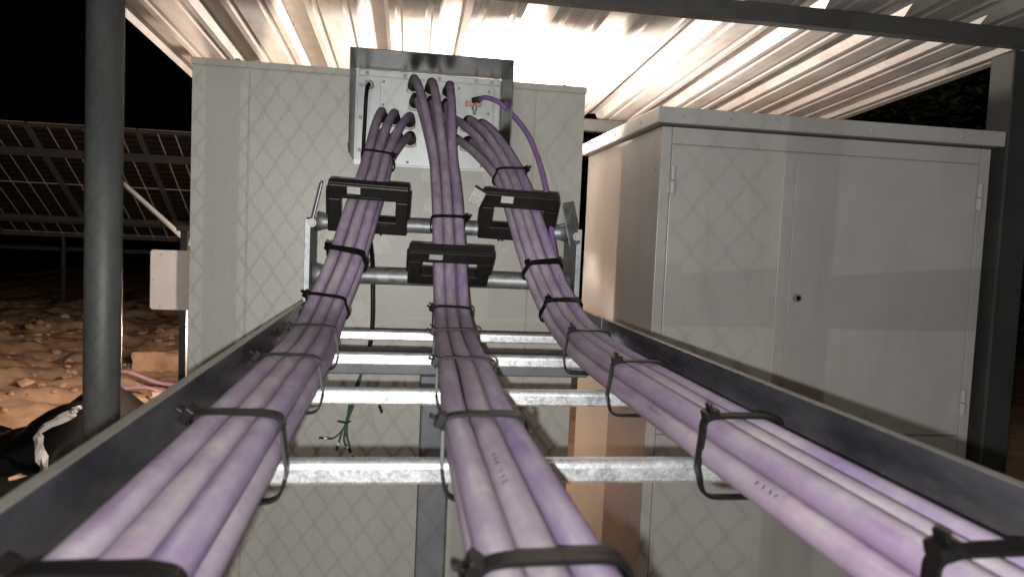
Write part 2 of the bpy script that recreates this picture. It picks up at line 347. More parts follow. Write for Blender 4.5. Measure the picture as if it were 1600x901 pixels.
# beam under the sheets, posts, rear purlin
box('beam', M['beam'], canopy, -1.0, 2.14, 2.15, 2.20, 0.701, 0.756, bevel=.004)
box('purlin', M['beam'], canopy, -0.98, 2.2, 3.84, 3.89, 0.602, 0.664, bevel=.003)
tube('post', M['post'], canopy, [(-.778, 2.12, GZ-.05), (-.776, 2.12, -.3), (-.776, 2.12, .75)], .046, 32)
o = box('post', M['dark_post'], canopy, 1.948, 2.05, 2.16, 2.26, GZ-.05, .69, bevel=.006)
box('post', M['beam'], canopy, -.86, -.77, 3.83, 3.92, GZ-.05, .60, bevel=.006)
box('post', M['beam'], canopy, 2.05, 2.15, 3.83, 3.92, GZ-.05, .60, bevel=.006)

# ------------------------------------------------------------------ rear beige cabinet
cab = thing('beige_cabinet', 'tall beige steel enclosure with vertical seams behind the cable riser', 'cabinet')
X0, X1, YF, YB, ZT = -.593, .555, 2.25, 2.85, .483
box('body', M['beige_trim'], cab, X0+.002, X1-.002, YF+.004, YB, GZ, ZT-.002)
seams = [X0, -.436, .400, X1]
for a, b in zip(seams[:-1], seams[1:]):
    box('panel', M['beige'], cab, a+(.0018 if a != X0 else 0), b-(.0018 if b != X1 else 0), YF, YF+.012, GZ+.05, ZT-.022, bevel=.0015)
box('top_trim', M['beige_trim'], cab, X0-.003, X1+.003, YF-.003, YB+.003, ZT-.019, ZT, bevel=.001)
for (x, y) in ((-.48, 2.30), (.50, 2.31)):
    bm = bm_new(); add_tube(bm, [(x, y, ZT-.001), (x, y, ZT+.006), (x, y, ZT+.015)], .016, 12, radii=[.016, .014, .006]); obj('lifting_boss', bm, M['beige_trim'], cab, smooth=True)
box('lower_seam', M['beige_trim'], cab, -.097, -.092, YF-.0025, YF+.003, -1.2, -.42)

# ------------------------------------------------------------------ right white cabinet
rc = thing('white_cabinet', 'large off-white double door metal cabinet with overhanging lid, right of the tray', 'cabinet')
RY, RB = 2.2, 3.09
box('body', M['white_paint'], rc, .790, 1.925, RY+.012, RB, GZ, .374)
# lid: a folded cap
bm = bm_new()
add_box(bm, .766, 2.015, RY-.03, RB+.03, .381, .429); obj('lid', bm, M['white_paint'], rc, .003)
# front frame
box('frame_stile', M['white_paint'], rc, .7895, .822, RY-.001, RY+.02, GZ, .3735, bevel=.0015)
box('frame_stile', M['white_paint'], rc, 1.892, 1.9255, RY-.001, RY+.02, GZ, .3735, bevel=.0015)
box('frame_header', M['white_paint'], rc, .8245, 1.8895, RY+.001, RY+.02, .3235, .374, bevel=.0015)
dl = box('door', M['white_paint'], rc, .8245, 1.2375, RY, RY+.02, -.583, .320, bevel=.002)
box('meeting_strip', M['white_paint'], dl, 1.194, 1.2365, RY-.006, RY-.0005, -.58, .317, bevel=.002)
dr = box('door', M['white_paint'], rc, 1.240, 1.8895, RY, RY+.02, -.583, .320, bevel=.002)
box('lower_panel', M['white_paint'], rc, .8245, 1.8895, RY, RY+.02, GZ+.08, -.587, bevel=.002)
def hinge(x, z, side, par):
    for z0, z1, r in ((z-.002, z+.042, .009), (z-.044, z-.004, .0105)):
        bm = bm_new(); add_tube(bm, [(x, RY-.011, z0), (x, RY-.011, z1)], r, 14); obj('hinge_knuckle', bm, M['white_paint'], par, .001)
    box('hinge_leaf', M['white_paint'], par, x-.019 if side < 0 else x+.006, x-.006 if side < 0 else x+.019, RY-.009, RY-.0012, z-.042, z-.006, bevel=.001)
hinge(.828, .212, -1, dl); hinge(1.888, .215, 1, dr); hinge(1.888, -.468, 1, dr); hinge(.828, -.468, -1, dl)
bm = bm_new(); add_tube(bm, [(1.269, RY+.001, -.139), (1.269, RY-.013, -.139)], .0125, 24); lk = obj('lock', bm, M['bolt'], dr, .0015)
bm = bm_new(); add_tube(bm, [(1.269, RY-.012, -.139), (1.269, RY-.0145, -.139)], .0075, 20); obj('key_slot', bm, M['black'], lk)
for p in ((1.257, -.090), (1.276, -.0895), (1.257, -.190), (1.275, -.191)): inst('screw', RIVET_W, dr, (p[0], RY, p[1]), sc=.7)
for x in (.842, 1.155, 1.47, 1.79): inst('screw', RIVET_W, rc, (x, RY-.03, .403), sc=.9)
for x, z in ((.996, .403), (1.47, .403)): inst('screw', RIVET_Z, rc, (x, RY-.03, z), sc=.7)
for y in (2.34, 2.62, 2.90): inst('screw', RIVET_W, rc, (.766, y, .403), rz=-math.pi/2, sc=.9)
for p in ((2.26, .335), (2.24, .245), (3.02, .335)): inst('screw', RIVET_Z, rc, (.790, p[0], p[1]), rz=-math.pi/2, sc=.9)

# ------------------------------------------------------------------ cable entry box on the rear cabinet
eb = thing('cable_entry_hood', 'galvanised sheet hood with bolted gland plate where the purple cables enter', 'cable entry')
HX0, HX1, HY, HT, HBZ = -.140, .2935, 2.007, .4885, .221
PY = 2.242
box('hood_top', M['hood'], eb, HX0, HX1, HY, YF-.001, HT-.0025, HT)
bm = bm_new(); add_poly(bm, [(HX0, HY, HT-.003), (HX0, HY, HBZ+.02), (HX0, HY+.05, HBZ), (HX0, YF-.001, HBZ), (HX0, YF-.001, HT-.003)], (.0022, 0, 0)); obj('hood_side', bm, M['hood'], eb)
bm = bm_new(); add_poly(bm, [(HX1, HY, HT-.003), (HX1, HY, HBZ+.02), (HX1, HY+.05, HBZ), (HX1, YF-.001, HBZ), (HX1, YF-.001, HT-.003)], (-.0022, 0, 0)); obj('hood_side', bm, M['hood'], eb)
box('back_plate', M['plate'], eb, HX0+.004, HX1-.004, PY+.001, YF-.0005, .208, HT-.004)
box('gland_plate', M['plate'], eb, -.066, .268, PY-.004, PY, .212, .462, bevel=.001)
box('side_strip', M['plate'], eb, -.131, -.110, PY-.003, PY, .225, .465, bevel=.001)
box('side_strip', M['plate'], eb, .272, .288, PY-.003, PY, .225, .465, bevel=.001)
box('top_strip', M['plate'], eb, -.127, .285, PY-.006, PY, .4655, .481, bevel=.001)
for x in (-.105, .005, .105, .215, .262): inst('bolt', BOLT, eb, (x, PY-.006, .473))
for z in (.438, .345, .25): inst('bolt', BOLT, eb, (-.121, PY-.003, z))
for z in (.425, .335, .25): inst('bolt', BOLT, eb, (.280, PY-.003, z), sc=.9)
for p in ((-.057, .452), (-.057, .385), (-.057, .368), (.10, .452), (.165, .449), (.255, .445), (.255, .38), (.255, .345), (.02, .222), (.14, .220), (.24, .222)):
    inst('bolt', RIVET_Z, eb, (p[0], PY-.004, p[1]), sc=1.0)
bm = bm_new(); add_tube(bm, [(-.098, PY, .439), (-.098, PY-.012, .439)], .0135, 20); obj('grommet', bm, M['hood'], eb, .002)

# ------------------------------------------------------------------ cable tray
tray = thing('cable_tray', 'galvanised ladder cable tray with side rails and rungs, running to the riser', 'cable tray')
RL, RR, RT = -.193, .410, -.144
def rail(x, side, y0, y1):
    s = side  # web plus outward flanges
    bm = bm_new()
    pts = [(x, RT), (x + s*.0, RT-.102), (x + s*.0105, RT-.102), (x + s*.0105, RT-.0995), (x + s*.0025, RT-.0995), (x + s*.0025, RT-.0025), (x + s*.0105, RT-.0025), (x + s*.0105, RT)]
    add_poly(bm, [(a, y0, b) for a, b in pts], (0, y1-y0, 0)); return obj('side_rail', bm, M['rail'], tray, .0008)
rail(RL+.004, -1, -.55, 1.40); rail(RR-.004, 1, -.55, 1.415)
rail(RL+.0045, -1, 1.404, 1.60); rail(RR-.0045, 1, 1.419, 1.60)
RUNG_Y = [-.277, .037, .352, .667, .985, 1.29, 1.60]
for i, y in enumerate(RUNG_Y):
    bm = bm_new(); n = 10
    # strut profile: rounded top, flat front with a small return lip
    pr = [(-.008, -.0215), (-.0095, -.019), (-.0095, -.007)] + [(-.0095+.007*(1-math.cos(t*math.pi/2/5)), -.007+.007*math.sin(t*math.pi/2/5)) for t in range(1, 6)] + [(.0095-.007*(1-math.cos(t*math.pi/2/5)), -.007+.007*math.sin(t*math.pi/2/5)) for t in range(5, -1, -1)] + [(.0095, -.019), (.008, -.0215)]
    add_poly(bm, [(RL+.005, y+a, -.2+b) for a, b in pr], (RR-RL-.010, 0, 0))
    rg = obj('rung', bm, M['rung'], tray, smooth=False)
    for k in range(2):
        bm = bm_new(); add_tube(bm, [(RL+.009+k*(RR-RL-.018), y-.008, -.204), (RL+.009+k*(RR-RL-.018), y-.0115, -.2055)], .004, 8); obj('weld', bm, M['rung'], rg)
# riser at the end of the tray
def channel(x, s, y0, y1, z0, z1):
    bm = bm_new(); pts = [(x, y0), (x, y1), (x+s*.012, y1), (x+s*.012, y1-.0025), (x+s*.0025, y1-.0025), (x+s*.0025, y0+.0025), (x+s*.012, y0+.0025), (x+s*.012, y0)]
    add_poly(bm, [(a, b, z0) for a, b in pts], (0, 0, z1-z0)); return obj('riser_rail', bm, M['riser'], tray, .0008)
channel(RL+.006, -1, 1.645, 1.775, -.205, .030); channel(RR-.008, 1, 1.645, 1.775, -.205, .035)
for yy, z, r in ((1.70, -.091, .0185), (1.755, .027, .0165)):
    tube('riser_rung', M['riser'], tray, [(RL+.008, yy, z), (RL+.028, yy, z), (RR-.03, yy, z), (RR-.01, yy, z)], r, 20, radii=[r*1.35, r, r, r*1.35])
for (cx, cz, a, hw, hl) in ((-.176, .065, 12, .006, .045), (.385, .045, -14, .019, .047)):
    box('splice_plate', M['riser'], tray, cx-hw, cx+hw, 1.635, 1.639, cz-hl, cz+hl, bevel=.002, rot=Matrix.Rotation(math.radians(a), 3, 'Y') @ Matrix.Rotation(math.radians(35 if cx > 0 else -60), 3, 'Z'))
for p in ((-.181, 1.618, .022), (.395, 1.618, .018), (-.183, 1.618, -.15), (.398, 1.618, -.15)): inst('bolt', BOLT, tray, p, sc=1.5)
for (x, s) in ((RL+.0045, 1), (RR-.0045, -1)):
    box('hinge_plate', M['rung'], tray, min(x+s*.001, x+s*.004), max(x+s*.001, x+s*.004), 1.52, 1.70, -.215, -.155, bevel=.004)

# T shaped support
sup = thing('tray_support', 'dark grey steel T shaped post holding up the cable tray end', 'support')
box('crossbar', M['strut'], sup, -.170, .440, 1.625, 1.675, -.302, -.2475, bevel=.004)
box('post', M['strut'], sup, .063, .127, 1.622, 1.678, GZ-.02, -.3025, bevel=.004)
box('gusset', M['strut'], sup, .0595, .1305, 1.619, 1.6815, -.345, -.303, bevel=.003)

# ------------------------------------------------------------------ purple cables
DIA = .0236; R_ = DIA/2; ROW = .0206
bundles = {
 'left': dict(pts=[(-.130,-.50,-.168), (-.130,0,-.168), (-.130,.4,-.168), (-.131,.8,-.168), (-.133,1.15,-.168), (-.138,1.32,-.163), (-.135,1.44,-.138), (-.108,1.56,-.050), (-.086,1.66,.050), (-.068,1.78,.135), (-.058,1.89,.202)], sh=.005,
      g=[(-.058, .346), (-.022, .344), (.022, .338)], g2=[(-.050, .292), (-.012, .290), (.026, .286)], hi=.010),
 'middle': dict(pts=[(.082,-.50,-.168), (.082,0,-.168), (.081,.4,-.168), (.084,.7,-.168), (.094,.95,-.168), (.103,1.22,-.168), (.109,1.38,-.160), (.112,1.50,-.127), (.111,1.59,-.042), (.110,1.68,.048), (.109,1.77,.122), (.105,1.87,.205)], sh=0.0,
      g=[(.030, .443), (.080, .438), (.132, .433)], g2=[(.036, .394), (.082, .390), (.126, .386)], hi=.012),
 'right': dict(pts=[(.322,-.50,-.168), (.322,0,-.168), (.323,.4,-.168), (.327,.8,-.168), (.336,1.15,-.168), (.341,1.32,-.160), (.338,1.43,-.138), (.320,1.56,-.066), (.301,1.64,.016), (.288,1.75,.105), (.274,1.86,.178)], sh=-.006,
      g=[(.148, .338), (.190, .342), (.228, .334)], g2=[(.150, .288), (.192, .284), (.236, .286)], hi=.008)}
side_words = {'left': ['nearest the left rail', 'in the middle', 'nearest the middle bundle'], 'middle': ['on its left side', 'in its centre', 'on its right side'], 'right': ['nearest the middle bundle', 'in the middle', 'nearest the right rail']}
frames = {}
def frame_path(pts):
    P = catmull(pts, .01); out = []
    for i, p in enumerate(P):
        T = (P[min(i+1, len(P)-1)] - P[max(i-1, 0)]).normalized()
        r = Vector((1,0,0)); r = (r - r.dot(T)*T).normalized(); n = r.cross(T)
        out.append((p, T, r, n))
    return out
for bname, b in bundles.items():
    F = frame_path(b['pts']); frames[bname] = F
    rj = random.Random(hash(bname) % 97 if False else {'left': 5, 'middle': 11, 'right': 23}[bname])
    for row in (0, 1):
        for col in (-1, 0, 1):
            jx = rj.uniform(-.0006, .0006); jn = rj.uniform(-.001, .0004) if row == 0 else rj.uniform(-.0003, .0003); ph = rj.uniform(0, 6)
            ctrl = []
            for i in list(range(0, len(F)-1, 8)) + [len(F)-1]:
                p, T, r, n = F[i]
                wob = .0009*math.sin(p.y*5.3+ph)
                ctrl.append(p + r*(col*(DIA+.0003)+jx+wob+(b['sh'] if row else 0)) - n*(row*ROW - jn))
            gx, gz = (b['g'] if row == 0 else b['g2'])[col+1]
            e = ctrl[-1]; t = .62; hi = b['hi']
            ya = 2.02 + (.0 if row == 0 else .05)
            zt = gz + hi*.4
            ctrl.append(Vector((e.x+(gx-e.x)*.5, e.y+(2.14-e.y)*.55 + (.02 if row else 0), e.z+(zt-e.z)*.62)))
            ctrl.append(Vector((e.x+(gx-e.x)*.86, 2.125 + (.02 if row else 0), e.z+(zt-e.z)*.94)))
            ctrl.append(Vector((gx, 2.172 + (.012 if row else 0), gz+hi*.75)))
            ctrl.append(Vector((gx, 2.236, gz)))
            lay = 'upper layer of the %s bundle' % bname if row == 0 else 'lower layer of the %s bundle' % bname
            o = tube('power_cable', M['purple'][(col+1+row) % 3], None, catmull(ctrl, .012), R_, 16)
            tag(o, 'thick dusty purple cable in the %s, %s' % (lay, side_words[bname][col+1]), 'cable', 'purple power cables on the tray')
            # rubber gland and sealant at the plate
            tailp = catmull(ctrl, .012)[::-1][:8]
            gl = tube('gland', M['gland'], eb, tailp, R_*1.1, 16, radii=[R_*1.5, R_*1.5, R_*1.34, R_*1.16, R_*1.12, R_*1.10, R_*1.08, R_*1.05])
            bm = bm_new(); bmesh.ops.create_icosphere(bm, subdivisions=2, radius=1)
            for v in bm.verts:
                k = 1+.25*math.sin(v.co.x*7+col*3)*math.cos(v.co.z*6+row); v.co = Vector((gx+v.co.x*.021*k, PY-.006+v.co.y*.012, gz-.011+v.co.z*.0105*k))
            obj('sealant', bm, M['sealant'], gl, smooth=True)
            if (bname, row, col) in (('middle', 0, 0), ('right', 0, 1), ('right', 1, -1)):
                # printed marks along the jacket
                bm = bm_new(); ang = {('middle', 0): 2.15, ('right', -1): 2.2, ('right', 1): 2.0}[(bname, col)] if row == 0 else 2.35
                spans = [(.47, .545)] if bname == 'middle' else [(1.49, 1.56)] if row == 0 else [(.50, .535), (.76, .80)]
                for a0, a1 in spans:
                    yy = a0
                    while yy < a1:
                        i = min(range(len(F)), key=lambda q: abs(F[q][0].y-yy)); p, T, r, n = F[i]
                        c0 = p + r*(col*(DIA+.0003)+jx+.0009*math.sin(p.y*5.3+ph)+(b['sh'] if row else 0)) - n*(row*ROW-jn)
                        sk = rj.uniform(-.002, .002)
                        q = []
                        for da, dt in ((-.2, 0), (rj.uniform(.02, .2), sk), (rj.uniform(.02, .2), sk+.002), (-.2, .0022)):
                            q.append(bm.verts.new(c0 + (r*math.cos(ang+da)+n*math.sin(ang+da))*(R_+.0004) + T*dt))
                        bm.faces.new(q); yy += rj.uniform(.006, .015)
                mk = obj('printed_marking', bm, M['ink'], o); mk['kind'] = 'stuff'
# slim earth cable
gp = [(.222, 2.215, .412), (.232, 2.17, .4145), (.270, 2.125, .396), (.312, 2.085, .350), (.342, 2.02, .292), (.358, 1.93, .215), (.362, 1.84, .138), (.357, 1.74, .062), (.352, 1.67, .0), (.356, 1.60, -.075), (.366, 1.52, -.128), (.378, 1.40, -.168), (.386, 1.2, -.188), (.389, .9, -.1935), (.390, .4, -.1935), (.390, -.5, -.1935)]
tag(tube('earth_cable', M['ground_purple'], None, catmull(gp, .012), .0066, 12), 'slim purple earth cable arching from the copper stud over the right bundle', 'cable')
# earth stud parts on the entry hood
box('earth_bar', M['copper'], eb, .185, .232, PY-.016, PY-.005, .397, .412, bevel=.001)
bm = bm_new(); add_tube(bm, [(.212, PY-.018, .414), (.212, PY-.018, .372)], .0045, 12); st = obj('earth_stud', bm, M['bolt'], eb)
bm = bm_new(); add_tube(bm, [(.212, PY-.018, .396), (.212, PY-.018, .386)], .0085, 6); obj('nut', bm, M['bolt'], st)
tube('cable_lug', M['gland'], eb, [(.205, PY-.02, .413), (.214, 2.217, .415), (.226, 2.195, .415)], .0085, 12)

# black control cable dropping behind the tray
bp = [(-.098, 2.243, .439), (-.099, 2.215, .437), (-.103, 2.20, .415), (-.106, 2.20, .33), (-.107, 2.195, .23), (-.098, 2.15, .12), (-.080, 2.05, .02), (-.065, 1.96, -.06), (-.060, 1.95, -.15), (-.059, 1.95, -.24), (-.066, 1.95, -.30), (-.082, 1.95, -.36)]
blk = thing('control_cable', 'thin black control cable hanging behind the tray with stripped green wires', 'cable')
tube('sheath', M['tie'], blk, catmull(bp, .012), .0055, 10)
ends = [((-.103, 1.95, -.43), (-.120, 1.947, -.50), (-.108, 1.945, -.55), (-.098, 1.94, -.578), 'green_wire'), ((-.098, 1.952, -.43), (-.116, 1.95, -.50), (-.112, 1.95, -.54), (-.100, 1.95, -.575), 'green_wire'),
        ((-.106, 1.953, -.42), (-.124, 1.955, -.505), (-.150, 1.95, -.532), (-.177, 1.945, -.530), 'blue_wire'), ((-.100, 1.955, -.43), (-.118, 1.953, -.49), (-.128, 1.945, -.515), (-.138, 1.94, -.552), 'blue_wire'), ((-.096, 1.955, -.43), (-.118, 1.955, -.50), (-.122, 1.95, -.54), (-.108, 1.94, -.560), 'blue_wire')]
for a, b_, c_, d_, mm in ends:
    wv = tube('wire', M[mm], blk, catmull([(-.082, 1.95, -.355), a, b_, c_, d_], .008), .0022, 8)
    dv = (Vector(d_)-Vector(c_)).normalized()
    tube('ferrule', M['white_tip'], wv, [Vector(d_)-dv*.012, Vector(d_)-dv*.004], .0029, 8)
    tube('bare_end', M['tie'], wv, [Vector(d_)-dv*.001, Vector(d_)+dv*.009], .0024, 8)
bm = bm_new(); add_tube(bm, [(-.106, 1.949, -.487), (-.122, 1.944, -.489), (-.140, 1.94, -.484)], .0018, 8); obj('binding', bm, M['tie'], blk)
tag(tube('cut_tie_end', M['tie'], None, catmull([(-.034, 1.88, -.405), (-.034, 1.90, -.43), (-.026, 1.90, -.452)], .005), .003, 8, radii=None), 'short black cable stub hanging under the second rung', 'cable stub')

# ------------------------------------------------------------------ cable ties
def tie(bname, y_or_z, label, mode='ring', tilt=0.0, head=1.9, double=False, by='y', width=.0072, tail=.02, off=0.0):
    F = frames[bname]; sh = bundles[bname]['sh']
    i = min(range(len(F)), key=lambda q: abs((F[q][0].y if by == 'y' else F[q][0].z) - y_or_z))
    p, T, r, n = F[i]
    root = thing('cable_tie', label, 'cable tie', 'black cable ties')
    hw = 1.5*DIA+.0016; top = R_+.0012; bot = -(ROW+R_+.0012)
    for rep in range(2 if double else 1):
        tl = tilt + (.055 if rep else -.02 if double else 0); shift = (.007 if rep else 0) + off
        pts = []; N = 64
        low = bot if mode == 'ring' else -(.2+p.z) - .0245
        for k in range(N):
            a = 2*math.pi*k/N; ca, sa = math.cos(a), math.sin(a)
            ex = .42 if sa > 0 else .24
            u = hw*math.copysign(abs(ca)**ex, ca); v = math.copysign(abs(sa)**ex, sa)
            v = v*top if v > 0 else v*(-low)
            if v < bot and mode == 'rung':   # straps narrow towards the rung
                u *= 1 - .12*min(1, (bot-v)/.03)
            if v < 0 and u*sh > 0: u += sh*1.2*min(1, -v/.014)
            d = T*(tl*u + shift)
            if mode == 'rung' and v < bot*.8: d = d + T*(-.0125 - (tl*u+shift))*min(1, (-v+bot*.8)/.008)*(1 if rep == 0 else .9)
            pts.append((p + r*u + n*v + d, T))
        bm = bm_new(); rings = []
        C0 = sum((q[0] for q in pts), Vector())/N
        for k in range(N):
            q, _ = pts[k]; tg = (pts[(k+1) % N][0]-pts[k-1][0]).normalized()
            out = tg.cross(T); out = out.normalized()
            if out.dot(q-C0) < 0: out = -out
            ww = (T - T.dot(tg)*tg).normalized()*width/2; th = out*.0028
            rings.append([bm.verts.new(q-ww), bm.verts.new(q+ww), bm.verts.new(q+ww+th), bm.verts.new(q-ww+th)])
        for k in range(N):
            for j in range(4): bm.faces.new((rings[k][j], rings[k][(j+1) % 4], rings[(k+1) % N][(j+1) % 4], rings[(k+1) % N][j]))
        obj('strap', bm, M['tie'], root, smooth=False)
        # head with tail stub
        k = int(head/(2*math.pi)*N) % N
        q, _ = pts[k]; tg = (pts[(k+1) % N][0]-pts[k-1][0]).normalized(); out = tg.cross(T).normalized()
        if out.dot(q-C0) < 0: out = -out
        m4 = Matrix((tg, T, out)).transposed().to_4x4(); m4.translation = q + out*.0022
        bm = bm_new(); add_box(bm, -.0065, .0065, -.0056, .0056, -.002, .0065); add_box(bm, -.0015, .0015, -.0034, .0034, .006, .006+tail*.35)
        h = obj('head', bm, M['tie'], root, .001); h.matrix_local = m4
ords = ['under the camera', 'nearest the camera', 'at the second visible rung from the camera', 'at the third visible rung from the camera', 'at the rung before the riser']
for bname, hd in (('left', 2.75), ('middle', 2.85), ('right', 2.35)):
    for j, (yy, lab) in enumerate(((.345, 'at the bottom edge of the picture'), (.640, 'at the nearest visible rung'), (.960, 'at the second visible rung'), (1.262, 'at the third visible rung'))):
        tie(bname, yy, 'black cable tie binding the %s bundle %s' % (bname, lab), 'rung', head=hd, double=(j in (0, 1)) or (bname == 'right' and j == 2), tilt=(-.10 if bname == 'left' else .05), width=.0078)
    tie(bname, 1.455, 'black cable tie round the %s bundle at the foot of the riser' % bname, 'ring', head=hd, tilt=-.05, double=(bname == 'right'))
tie('left', -.046, 'double black cable tie round the left bundle on the riser below the transformer', 'ring', by='z', double=True, head=2.6, tilt=-.06)
tie('left', .196, 'black cable tie round the left bundle above its transformer', 'ring', by='z', head=.35, tilt=-.12)
tie('middle', .040, 'black cable tie round the middle bundle above its transformer', 'ring', by='z', head=.35, tilt=0.03)
tie('right', -.052, 'double black cable tie round the right bundle on the riser below the transformer', 'ring', by='z', double=True, head=2.7, tilt=-.05)
tie('right', .170, 'black cable tie round the right bundle above its transformer', 'ring', by='z', head=.45, tilt=.0)

# ------------------------------------------------------------------ split core current transformers
def transformer(bname, cz, tilt, yaw, roll, label, dx=0):
    F = frames[bname]; i = min(range(len(F)), key=lambda q: abs(F[q][0].z-cz)); p, T, r, n = F[i]
    c = p - n*.0103
    t = thing('current_transformer', label, 'transformer', 'black split core current transformers')
    a = math.radians(tilt)
    u = Vector((1,0,0)); v = Vector((0, -math.cos(a), math.sin(a))); nn = u.cross(v)
    m4 = (Matrix((u, v, nn)).transposed().to_4x4())
    m4 = Matrix.Translation(c + Vector((dx,0,0))) @ Matrix.Rotation(math.radians(roll), 4, 'Y') @ Matrix.Rotation(math.radians(yaw), 4, 'Z') @ m4
    t.matrix_world = m4
    W, V, H = .088, .060, .0135      # half width, half depth of frame, half thickness (local x, y, z)
    wx, wy = .060, .026             # half window
    bm = bm_new()
    add_box(bm, -W, W, wy, V, -H, H); obj('near_core', bm, M['black'], t, .003)
    bm = bm_new(); hh = H*.96; wt = wy-.0008
    add_poly(bm, [(-W, wt, -hh), (-W, -V, -hh), (W, -V, -hh), (W, wt, -hh), (wx, wt, -hh), (wx, -wy, -hh), (-wx, -wy, -hh), (-wx, wt, -hh)], (0, 0, 2*hh))
    obj('core_frame', bm, M['black'], t, .003)
    bm = bm_new(); add_box(bm, -.086, .086, V-.002, V+.0035, -.010, .010); obj('terminal_cover', bm, M['black'], t, .0015)
    for s in (-1, 1):
        bm = bm_new(); add_box(bm, s*(W+.001)-.003, s*(W+.001)+.003, -.02, .045, -.008, .008); obj('latch', bm, M['black'], t, .001)
    for x, y0, y1 in [(x, V+.003, V+.0065) for x in (-.035, -.027, .026, .034)] + [(x, -V-.006, -V+.001) for x in (-.036, -.028, .030)]:
        bm = bm_new(); add_box(bm, x-.0023, x+.0023, y0, y1, .002, .008); obj('clip_tooth', bm, M['black'], t)
    bm = bm_new(); add_box(bm, -.046, -.018, wy+.014, V-.003, H, H+.0006); obj('paper_label', bm, M['label'], t)
    for d in ((.026, .050, -V+.005, -wy-.005, hh, hh+.004), (-.05, -.03, wy+.004, wy+.011, H, H+.002), (-.02, .03, wy+.005, wy+.008, H, H+.0015)):
        bm = bm_new(); add_box(bm, *d); obj('raised_boss', bm, M['black'], t, .0008)
    return t
transformer('left', .072, 58, 0, 1.5, 'black split core current transformer clamped round the left bundle, highest on the left', dx=.014)
transformer('middle', -.052, 36, 0, 0.5, 'black split core current transformer round the middle bundle, lowest of the three')
transformer('right', .066, 58, 0, 1.5, 'black split core current transformer clamped round the right bundle below the slim earth cable', dx=-.020)
o = box('clear_clip', M['label'], None, .148, .182, 1.60, 1.606, .075, .110, bevel=.002, rot=Matrix.Rotation(math.radians(25), 3, 'Y') @ Matrix.Rotation(math.radians(30), 3, 'Z'))
tag(o, 'small translucent grey plastic flap beside the right transformer', 'plastic clip')

# ------------------------------------------------------------------ work lamp behind the rear cabinet (hidden, lights the roof)
wl = thing('work_lamp', 'small lit work lamp standing behind the beige cabinet', 'lamp')
tube('stand', M['steel'], wl, [(.47, 2.96, GZ), (.47, 2.96, .29)], .012, 10)
box('housing', M['black'], wl, .42, .52, 2.92, 3.0, .29, .33, bevel=.005)

bm = bm_new()
for k in range(11):
    a0, a1 = math.radians(-64+13*k), math.radians(-51+13*k)
    add_poly(bm, [(.47+.08*math.cos(a0), 2.96+.08*math.sin(a0), .29), (.47+.08*math.cos(a1), 2.96+.08*math.sin(a1), .29), (.47+.082*math.cos(a1), 2.96+.082*math.sin(a1), .29), (.47+.082*math.cos(a0), 2.96+.082*math.sin(a0), .29)], (0, 0, .108))
bmesh.ops.remove_doubles(bm, verts=bm.verts[:], dist=1e-5); obj('added_light_shield', bm, M['black'], wl)  # unseen shield, added to keep lamp light off the white cabinet and right-hand ground
w2 = thing('soil_lamp', 'small lit lamp near the ground behind the beige cabinet', 'lamp')
tube('stand', M['steel'], w2, [(-.95, 4.60, GZ), (-.95, 4.60, -.70)], .012, 10)
box('housing', M['black'], w2, -1.0, -.90, 4.56, 4.64, -.70, -.66, bevel=.005)

# ------------------------------------------------------------------ chain link fence behind the photographer (its shadow falls on the cabinets)
fence = thing('chain_link_fence', 'chain link fence behind the camera whose diamond shadow falls on the cabinets', 'fence')
A = Vector((-1.12, .185)); dirv = Vector((.543, -.84)).normalized(); L_ = 1.63
def fp(s, z, off=0): return (A.x+dirv.x*s - dirv.y*off, A.y+dirv.y*s + dirv.x*off, z)
bm = bm_new(); cell = .025; z0 = -1.25; z1 = .55      # 50 mm diamonds
for i in range(int(L_/cell)):
    pts = []; k = 0; z = z0
    while z <= z1:
        sg_ = 1 if (k+i) % 2 else -1
        pts.append(fp(i*cell + sg_*cell*.5, z, .0017*sg_)); z += .0252; k += 1
    add_tube(bm, pts, .0021, 5, caps=False)
fm = obj('mesh', bm, M['bolt'], fence, smooth=True); fm['kind'] = 'stuff'
for s, r in ((.635, .024), (1.65, .030)):
    tube('fence_post', M['post'], fence, [fp(s, GZ, .03), fp(s, .6, .03)], r, 14)

# ------------------------------------------------------------------ sign and its post, left of the cabinet
sg = thing('blank_sign', 'blank white rounded sign plate on a thin post left of the beige cabinet', 'sign')
bm = bm_new(); pts = []
for cx, cz, a0 in ((-.93, -.135, 0), (-1.225, -.135, 90), (-1.225, -.408, 180), (-.93, -.408, 270)):
    for k in range(7):
        a = math.radians(a0+15*k); pts.append((cx+.016*math.cos(a), 4.0, cz+.016*math.sin(a)))
add_poly(bm, pts, (0, .012, 0)); obj('plate', bm, M['sign'], sg, .001)
box('post', M['dark_post'], sg, -1.105, -1.07, 4.02, 4.055, GZ-.05, -.02, bevel=.003)
box('arm', M['dark_post'], sg, -1.125, -.75, 4.02, 4.05, -.02, .012, bevel=.003)
for p in ((-1.19, -.142), (-1.225, -.27), (-1.19, -.405)): inst('screw', RIVET_Z, sg, (p[0], 4.0, p[1]), sc=1.0)
o = tube('diagonal_strut', M['steel'], None, [(-1.70, 4.6, .343), (-1.209, 4.6, -.091), (-1.0, 4.6, -.276)], .014, 10)
tag(o, 'pale diagonal steel strut sloping down behind the blank sign', 'strut')

